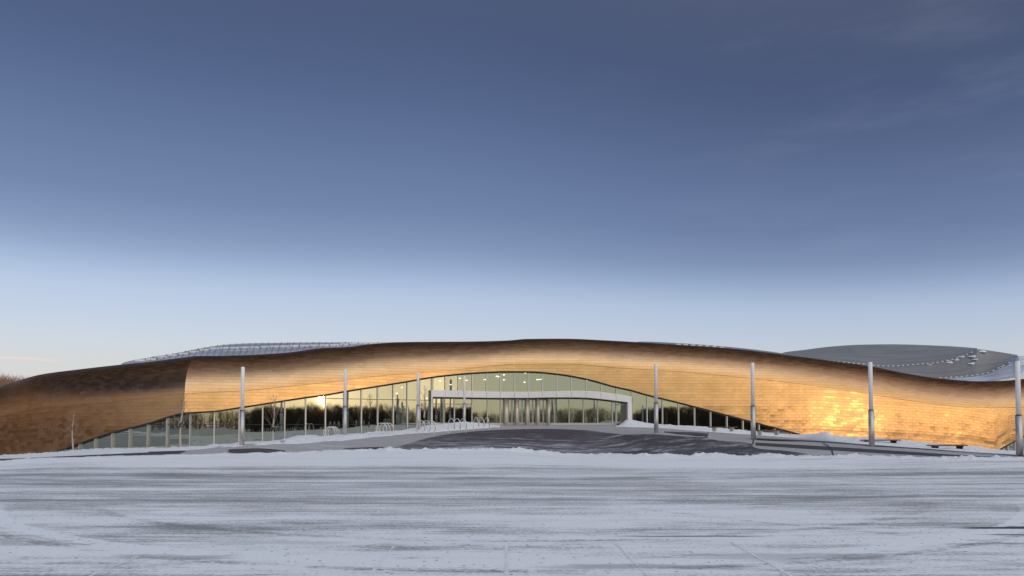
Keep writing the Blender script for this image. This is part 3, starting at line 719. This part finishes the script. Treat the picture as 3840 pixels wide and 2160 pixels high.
# grey dome far right
rd1 = pchip([(2920, 1330), (2935, 1323), (3015, 1312), (3123, 1299), (3230, 1292.5), (3348, 1291), (3491, 1295), (3663, 1306), (3700, 1312)])
gd = pchip([(2920, 1340), (3105, 1354), (3230, 1366), (3302, 1373.5), (3340, 1374), (3420, 1369), (3509, 1362), (3570, 1350), (3635, 1328), (3666, 1308)])
Yd = lambda u: ridgeY(u)+9
roof("roof", 2922, 3666, gd, rd1, Yd, lambda u: ridgeY(u)+24, M_roof_gray, 70, 9, "upper grey standing seam dome of the far right roof")
guard([(3108, 1355), (3230, 1366), (3302, 1373), (3340, 1373.5), (3420, 1368.5), (3509, 1361), (3570, 1349), (3635, 1327), (3660, 1312)], lambda u: Yd(u)-.4, M_snow_d, .10, .55, .10)
gd2h = pchip([(2920, 1341), (3105, 1355), (3230, 1367), (3302, 1374.5), (3340, 1375), (3420, 1370), (3509, 1363), (3570, 1351), (3635, 1329), (3666, 1309.5), (3740, 1319), (3814, 1331)])
gd2l = pchip([(2920, 1352), (3266, 1384), (3400, 1408), (3527, 1421), (3600, 1416), (3696, 1403), (3740, 1385), (3803, 1353), (3818, 1334)])
roof("roof", 2930, 3815, gd2l, gd2h, lambda u: ridgeY(u)+3.5, lambda u: Yd(u)-.05, M_roof_gray, 70, 8, "lower flat grey roof field between the two rows of snow guards")
guard([(3527, 1418), (3600, 1413), (3696, 1401), (3740, 1383), (3803, 1351)], lambda u: ridgeY(u)+3.3, M_snow_d, .08, .55, .09)
r3h = pchip([(3500, 1420), (3527, 1421), (3600, 1416.5), (3696, 1403.5), (3740, 1385.5), (3803, 1353.5), (3818, 1334.5), (3840, 1336), (4100, 1345)])
roof("roof", 3500, 4100, lambda u: vtop(u)+5, r3h, lambda u: ridgeY(u)+.6, lambda u: ridgeY(u)+3.4, M_roof_ice, 60, 6, "ribbed frosted roof slope at the far right edge")
vs = []; n = 40
sh = pchip([(3680, 1431), (3720, 1424), (3760, 1410), (3800, 1396), (3840, 1372), (3900, 1362), (4100, 1350)])
for i in range(n+1):
    u = 3682+(4100-3682)*i/n
    for j in range(9):
        t = j/8; v = vtop(u)+6+(sh(u)+2.2*fbm(u*.06, 3)-vtop(u)-6)*t; Y = ridgeY(u)+.4+2.2*t
        vs.append(P(u, v, Y)+Vector((0, -.1, .06*math.sin(math.pi*t))))
tag(mesh_obj("snow_drift", vs, grid(n, 8), M_snow, smooth=True), "smooth snow drift lying in the roof valley at far right", "snow")
def snow_patch(u, v, s):
    f0 = gd2h(u); lo_ = gd2l(u); on = v > f0
    if on: t = (lo_-v)/(lo_-f0); Y = ridgeY(u)+3.5+(9-3.55)*t
    else: t = (gd(u)-v)/(gd(u)-rd1(u)); Y = Yd(u)+15*t
    c = P(u, v, Y); m_ = 9; vs = [c+Vector((0, -.3, .12))]
    for k in range(m_):
        a = 2*math.pi*k/m_; r_ = s*rnd.uniform(.6, 1.15); vs.append(c+Vector((math.cos(a)*r_, math.sin(a)*r_*1.0, .26*math.sin(a)*r_-.02)))
    o = mesh_obj("snow_patch", vs, [(0, 1+k, 1+(k+1) % m_) for k in range(m_)], M_snow, smooth=True); return o
for i, (u, v, s, l) in enumerate([(3683, 1318, .5, 'topmost'), (3642, 1323, .35, 'top left'), (3609, 1338, .4, 'left middle'), (3648, 1337, .5, 'centre'), (3586, 1350, .35, 'small left'), (3561, 1359.5, .45, 'lowest left'), (3645, 1364, .4, 'lowest'),
                                 (3659, 1349, .3, 'small middle'), (3486, 1369, .2, 'lone far left'), (3756, 1375, .2, 'lone far right')]):
    tag(snow_patch(u, v, s), "%s of the small snow patches on the grey right roof" % l, "snow patch", "snow patches on the grey roof")

# ------------------------------------------------------------ light poles
H = 4.0
def pole_proto():
    r = empty("light_pole")
    mb = MB(); mb.tube([(0, 0, 1.6), (0, 0, H-.02), (0, 0, H)], [.093, .093, .085], 20); mb.build("lamp_tube", M_poleup, r, True)
    mb = MB(); mb.tube([(0, 0, -.4), (0, 0, 1.70)], .128, 20); mb.build("sleeve", M_polelow, r, True)
    mb = MB(); mb.tube([(0, 0, 1.702), (0, 0, 1.74)], [.13, .10], 20); mb.build("collar", M_dark, r, True)
    mb = MB(); mb.box((.11, -.055, 1.35), (.02, 0, 0), (0, .02, 0), (0, 0, .10)); mb.box((-.11, -.055, 1.35), (.02, 0, 0), (0, .02, 0), (0, 0, .03)); mb.build("access_cover", M_galv, r)
    for c in r.children:
        if c.type == 'MESH': 
            for p in c.data.polygons: p.use_smooth = len(p.vertices) == 4 and c.name.split('.')[0] != 'access_cover'
    return r
def copy_tree(o, parent=None):
    c = o.copy(); C.objects.link(c); c.parent = parent
    for ch in list(o.children): copy_tree(ch, c)
    return c
proto = pole_proto()
poles = [(907, 1376, 1663, "tall light pole before the dark left glass, first of the left row"),
         (1293, 1386, 1630, "light pole beside the leftmost coiled bike rack"),
         (1567, 1396, 1613, "light pole rising through the third bike rack from the left"),
         (1741, 1410, 1592, "shortest and farthest light pole, just left of the entrance doors"),
         (2461, 1364, 1622, "light pole on the dark paving right of the white portal"),
         (2825, 1360, 1645, "light pole at the thin right end of the glass wall"),
         (3269, 1358, 1673, "light pole in front of the brightest golden cladding"),
         (3824, 1355, 1710, "thickest light pole standing at the right edge of the picture")]
for i, (u, vt, vbm, lab) in enumerate(poles):
    Y = F*H/(vbm-vt)*1.0; o = proto if i == 0 else copy_tree(proto)
    p = P(u, vbm, Y); o.location = p; tag(o, lab, "light pole", "light poles along the forecourt")

# ------------------------------------------------------------ coiled bike racks
def rack(u, v, Y, L, turns, rot, lab, rr=.36, feet=2):
    r = empty("bike_rack"); p = P(u, v, Y); r.location = p; r.rotation_euler = (0, 0, rot)
    mb = MB(); pts = []; n = int(turns*26)
    for i in range(n+1):
        t = i/n; a = t*turns*2*math.pi-math.pi/2
        pts.append((-L/2+L*t, math.cos(a)*rr, .10+rr+math.sin(a)*rr))
    mb.tube(pts, .026, 8); mb.build("coil", M_rack, r, True)
    for s in ((-1, 1) if feet == 2 else (0,)):
        f = MB(); f.tube([(s*L/2, 0, -.18), (s*L/2, 0, .12)], .028, 10); f.tube([(s*L/2, 0, .085), (s*L/2, 0, .10)], .06, 12); f.build("foot", M_rack, r)
    tag(r, lab, "bike rack", "coiled bike racks beside the path")
rack(1243, 1650, 42.5, .75, 3, R(74), "leftmost coiled bike rack, its rings seen end on in the snow", .36)
rack(1443, 1637, 43.5, .95, 3, R(58), "coiled bike rack with interlocking rings, second from the left", .38)
rack(1598, 1622, 44.5, 1.2, 3.0, R(38), "third bike rack from the left, with a light pole behind it", .34)
rack(1714, 1613, 46.0, 1.25, 3.0, R(24), "bike rack with open loops before the entrance's left windows", .34)
rack(1805, 1604, 48.5, 1.15, 3.0, R(14), "rightmost and smallest looking bike rack, near the doors", .32)

# ------------------------------------------------------------ young bare trees
def young_tree(u, v, Y, h, seed, lab, lean=0.0, spread=.5):
    rn = random.Random(seed); r = empty("bare_tree"); r.location = P(u, v, Y)
    tr = MB(); pts = []; rad = []
    for i in range(9):
        t = i/8; pts.append(Vector((lean*t*t*h+.03*math.sin(t*7+seed), .03*math.cos(t*5+seed), -.2+t*h*.93))); rad.append((.042 if seed == 1 else .06)*(1-t)**.8+.008)
    tr.tube(pts, rad, 8); tr.build("trunk", M_bark, r, True)
    br = MB()
    def limb(p, d, l, rd, lev):
        q = p; L = [p]; R_ = [rd]
        for k in range(4):
            d = (d+Vector((rn.uniform(-.16, .16), rn.uniform(-.16, .16), rn.uniform(.0, .16)))).normalized(); q = q+d*l/4; L.append(q); R_.append(rd*(1-.2*(k+1)))
            if lev < 2 and k > 0 or (lev == 2 and k == 2):
                for _ in range(2 if lev < 2 else 1):
                    if lev < 3:
                        nd = (d+Vector((rn.uniform(-.8, .8), rn.uniform(-.8, .8), rn.uniform(-.1, .6)))).normalized(); limb(q, nd, l*.45, max(.006, rd*.5), lev+1)
        br.tube(L, R_, 4, False)
    for i in range(15):
        t = .28+.70*i/15; p = Vector((lean*t*t*h, 0, t*h*.93-.2)); a = i*2.4+rn.random()
        limb(p, Vector((math.cos(a)*spread, math.sin(a)*spread, .62)).normalized(), h*.30*(1.12-t), .012, 1)
    br.build("crown", M_twig, r)
    tag(r, lab, "tree", "young bare trees in the snow bank")
young_tree(272, 1690, 41, 2.9, 1, "thin bare sapling in front of the low left end of the glass", .0, .7)
young_tree(676, 1678, 40, 3.7, 2, "leaning pale trunked bare tree near the corner of the two metal flanks", .05, .8)
young_tree(1025, 1654, 40.5, 3.15, 3, "upright bare tree beside the sunset reflection in the glass")
young_tree(1591, 1592, 50, 3.3, 4, "slim bare tree between the glass wall and the white entrance band", .02)
# dead perennials poking from the snow
mb = MB(); rn = random.Random(5)
for k in range(240):
    a = rn.uniform(0, 6.28); r_ = rn.random()**.6; p = P(1146, 1656, 41.5)+Vector((math.cos(a)*r_*.42, math.sin(a)*r_*.4, -.05)); d = Vector((rn.uniform(-.5, .5), rn.uniform(-.5, .5), .6)).normalized()*rn.uniform(.10, .28)
    mb.tube([p, p+d], [.008, .004], 3, False)
tag(mb.build("dead_shrub", M_twig), "tangle of dead brown stems poking out of the left snow bank", "shrub")
mb = MB()
for k in range(70):
    a = rn.uniform(0, 6.28); r_ = rn.random()**.6; p = P(775, 1681, 38.5)+Vector((math.cos(a)*r_*.22, math.sin(a)*r_*.3, -.03)); d = Vector((rn.uniform(-.6, .6), rn.uniform(-.5, .5), .4)).normalized()*rn.uniform(.05, .12)
    mb.tube([p, p+d], [.008, .004], 3, False)
tag(mb.build("dead_shrub", M_twig), "small dead tuft near the tallest left light pole", "shrub")

# ------------------------------------------------------------ benches
def bench(u0, u1, v, vf, Y, lab, legm):
    a, b_ = P(u0, v, Y), P(u1, v, Y*1.02); L = (b_-a).length; r = empty("bench"); r.location = (a+b_)/2; r.rotation_euler = (0, 0, math.atan2(b_.y-a.y, b_.x-a.x))
    for k in range(3):
        s = MB(); s.box((0, -.17+.17*k, 0), (L/2, 0, 0), (0, .075, 0), (0, 0, .03)); s.build("seat_slat", M_wood, r)
    hl = max(.2, (Zof(v, Y)-Zof(vf, Y)))
    for sx in (-1, 1):
        s = MB(); x = sx*(L/2-.32)
        s.add([(x-.05, -.2, -.031), (x+.05, -.2, -.031), (x+.05, .2, -.031), (x-.05, .2, -.031), (x-.03, -.15, -hl), (x+.03, -.15, -hl), (x+.03, .15, -hl), (x-.03, .15, -hl)],
              [(0, 1, 2, 3), (4, 7, 6, 5), (0, 4, 5, 1), (1, 5, 6, 2), (2, 6, 7, 3), (3, 7, 4, 0)])
        s.build("leg", legm, r)
    tag(r, lab, "bench", "benches in the snow of the right wing")
bench(2665, 2757, 1602, 1618, 46, "bench under the right glass bays, closest to the entrance", M_rack)
bench(2835, 2925, 1614, 1632, 44, "bench beside the light pole where the glass wall thins out", M_rack)
bench(3237, 3367, 1650.5, 1662, 38.5, "dark bench behind the light pole at the brightest cladding", M_dark)
bench(3489, 3615, 1670, 1682, 36.5, "dark bench farthest right, before the golden cladding", M_dark)

# ------------------------------------------------------------ woods: behind the viewer (seen mirrored in the glass) and far left
def wood(name, spots, hts, tw, label, seed, m):
    rn = np.random.default_rng(seed); n = len(spots); V = []; Fc = []
    for (x, y), h in zip(spots, hts):
        cw = h*.30; k = tw
        c = np.stack([rn.normal(0, cw*.55, k), rn.normal(0, cw*.55, k), h*(.12+.80*rn.random(k)**.8)], 1)
        c[:, :2] *= (1.15-c[:, 2:3]/h*.75)
        d = np.stack([rn.normal(0, .45, k)+c[:, 0]/cw*.4, rn.normal(0, .45, k), np.ones(k)], 1); d /= np.linalg.norm(d, axis=1)[:, None]
        ln = h*rn.uniform(.07, .17, k); wd = rn.uniform(.03, .09, k)*(1.35-c[:, 2]/h)
        t = np.array([math.cos(math.atan2(x, -y+1e-6)), math.sin(math.atan2(x, -y+1e-6)), 0]); ax = rn.uniform(0, 3.14, k)
        sdv = np.stack([np.cos(ax), np.sin(ax), np.zeros(k)], 1)*wd[:, None]
        o = np.array([x, y, 0.])
        b0 = len(V)*1
        a_, e_ = o+c-d*ln[:, None]/2, o+c+d*ln[:, None]/2
        V.append(np.stack([a_-sdv, a_+sdv, e_], 1).reshape(-1, 3))
        V.append(np.array([[x-.16, y, 0], [x+.16, y, 0], [x, y+.02, h*.9]]))
    V = np.concatenate(V); nf = len(V)//3
    me = bpy.data.meshes.new(name); me.vertices.add(len(V)); me.vertices.foreach_set('co', V.ravel()); me.loops.add(len(V)); me.loops.foreach_set('vertex_index', np.arange(len(V)))
    me.polygons.add(nf); me.polygons.foreach_set('loop_start', np.arange(0, len(V), 3)); me.update(calc_edges=True); me.materials.append(m)
    o = bpy.data.objects.new(name, me); C.objects.link(o); tag(o, label, "wood", kind='stuff'); return o
rn = np.random.default_rng(3); sp = []; hh = []
for k in range(2400):
    a = rn.uniform(-2.15, 2.15); rr_ = rn.uniform(175, 225)
    prof = 8.5+.9*math.sin(a*9)+.7*math.sin(a*23+1)+rn.normal(0, .55)
    sp.append((math.sin(a)*rr_, -math.cos(a)*rr_)); hh.append(max(3.5, prof*rr_/200))
wood("bare_wood", sp, hh, 110, "bare brown woodland across the lot, mirrored in the glass", 1, M_wood_far)
sp = []; hh = []
for k in range(260):
    u = rn.uniform(2385, 2960)**1.0; g = 8; B = Vector((XY(u, Zb(u)), Zb(u))); T = Vector((XY(u+g, Zb(u+g)), Zb(u+g)))-B; nn_ = Vector((T.y, -T.x)).normalized()
    d = B.normalized(); rf = d-2*d.dot(nn_)*nn_; t = rn.uniform(105, 135); q = B+rf*t; sp.append((q.x, q.y)); hh.append(6.5-1.3*(u < 2450)*(2450-u)/40+rn.normal(0, .5))
wood("bare_thicket", sp, hh, 240, "dark dense thicket mirrored in the right hand glass bays", 4, simple("thicket_twigs", (.12, .08, .05), .95, 0, .5, .3))
sp = []; hh = []
for k in range(160):
    u = rn.uniform(-400, 190); Y = rn.uniform(150, 185); sp.append((XY(u, Y), Y)); hh.append((1412-HOR)*-1/F*Y*1.0+1.6+rn.normal(0, .5)+1.0-max(0, u)*.006)
M_wood_sun = simple("sun_tinted_twigs", (.30, .16, .09), .95, 0, .4, .3)  # orange of the low sun is put into this twig colour
wood("bare_wood", sp, hh, 260, "bare treetops behind the far left flank, sunlight put into their russet colour", 2, M_wood_sun)
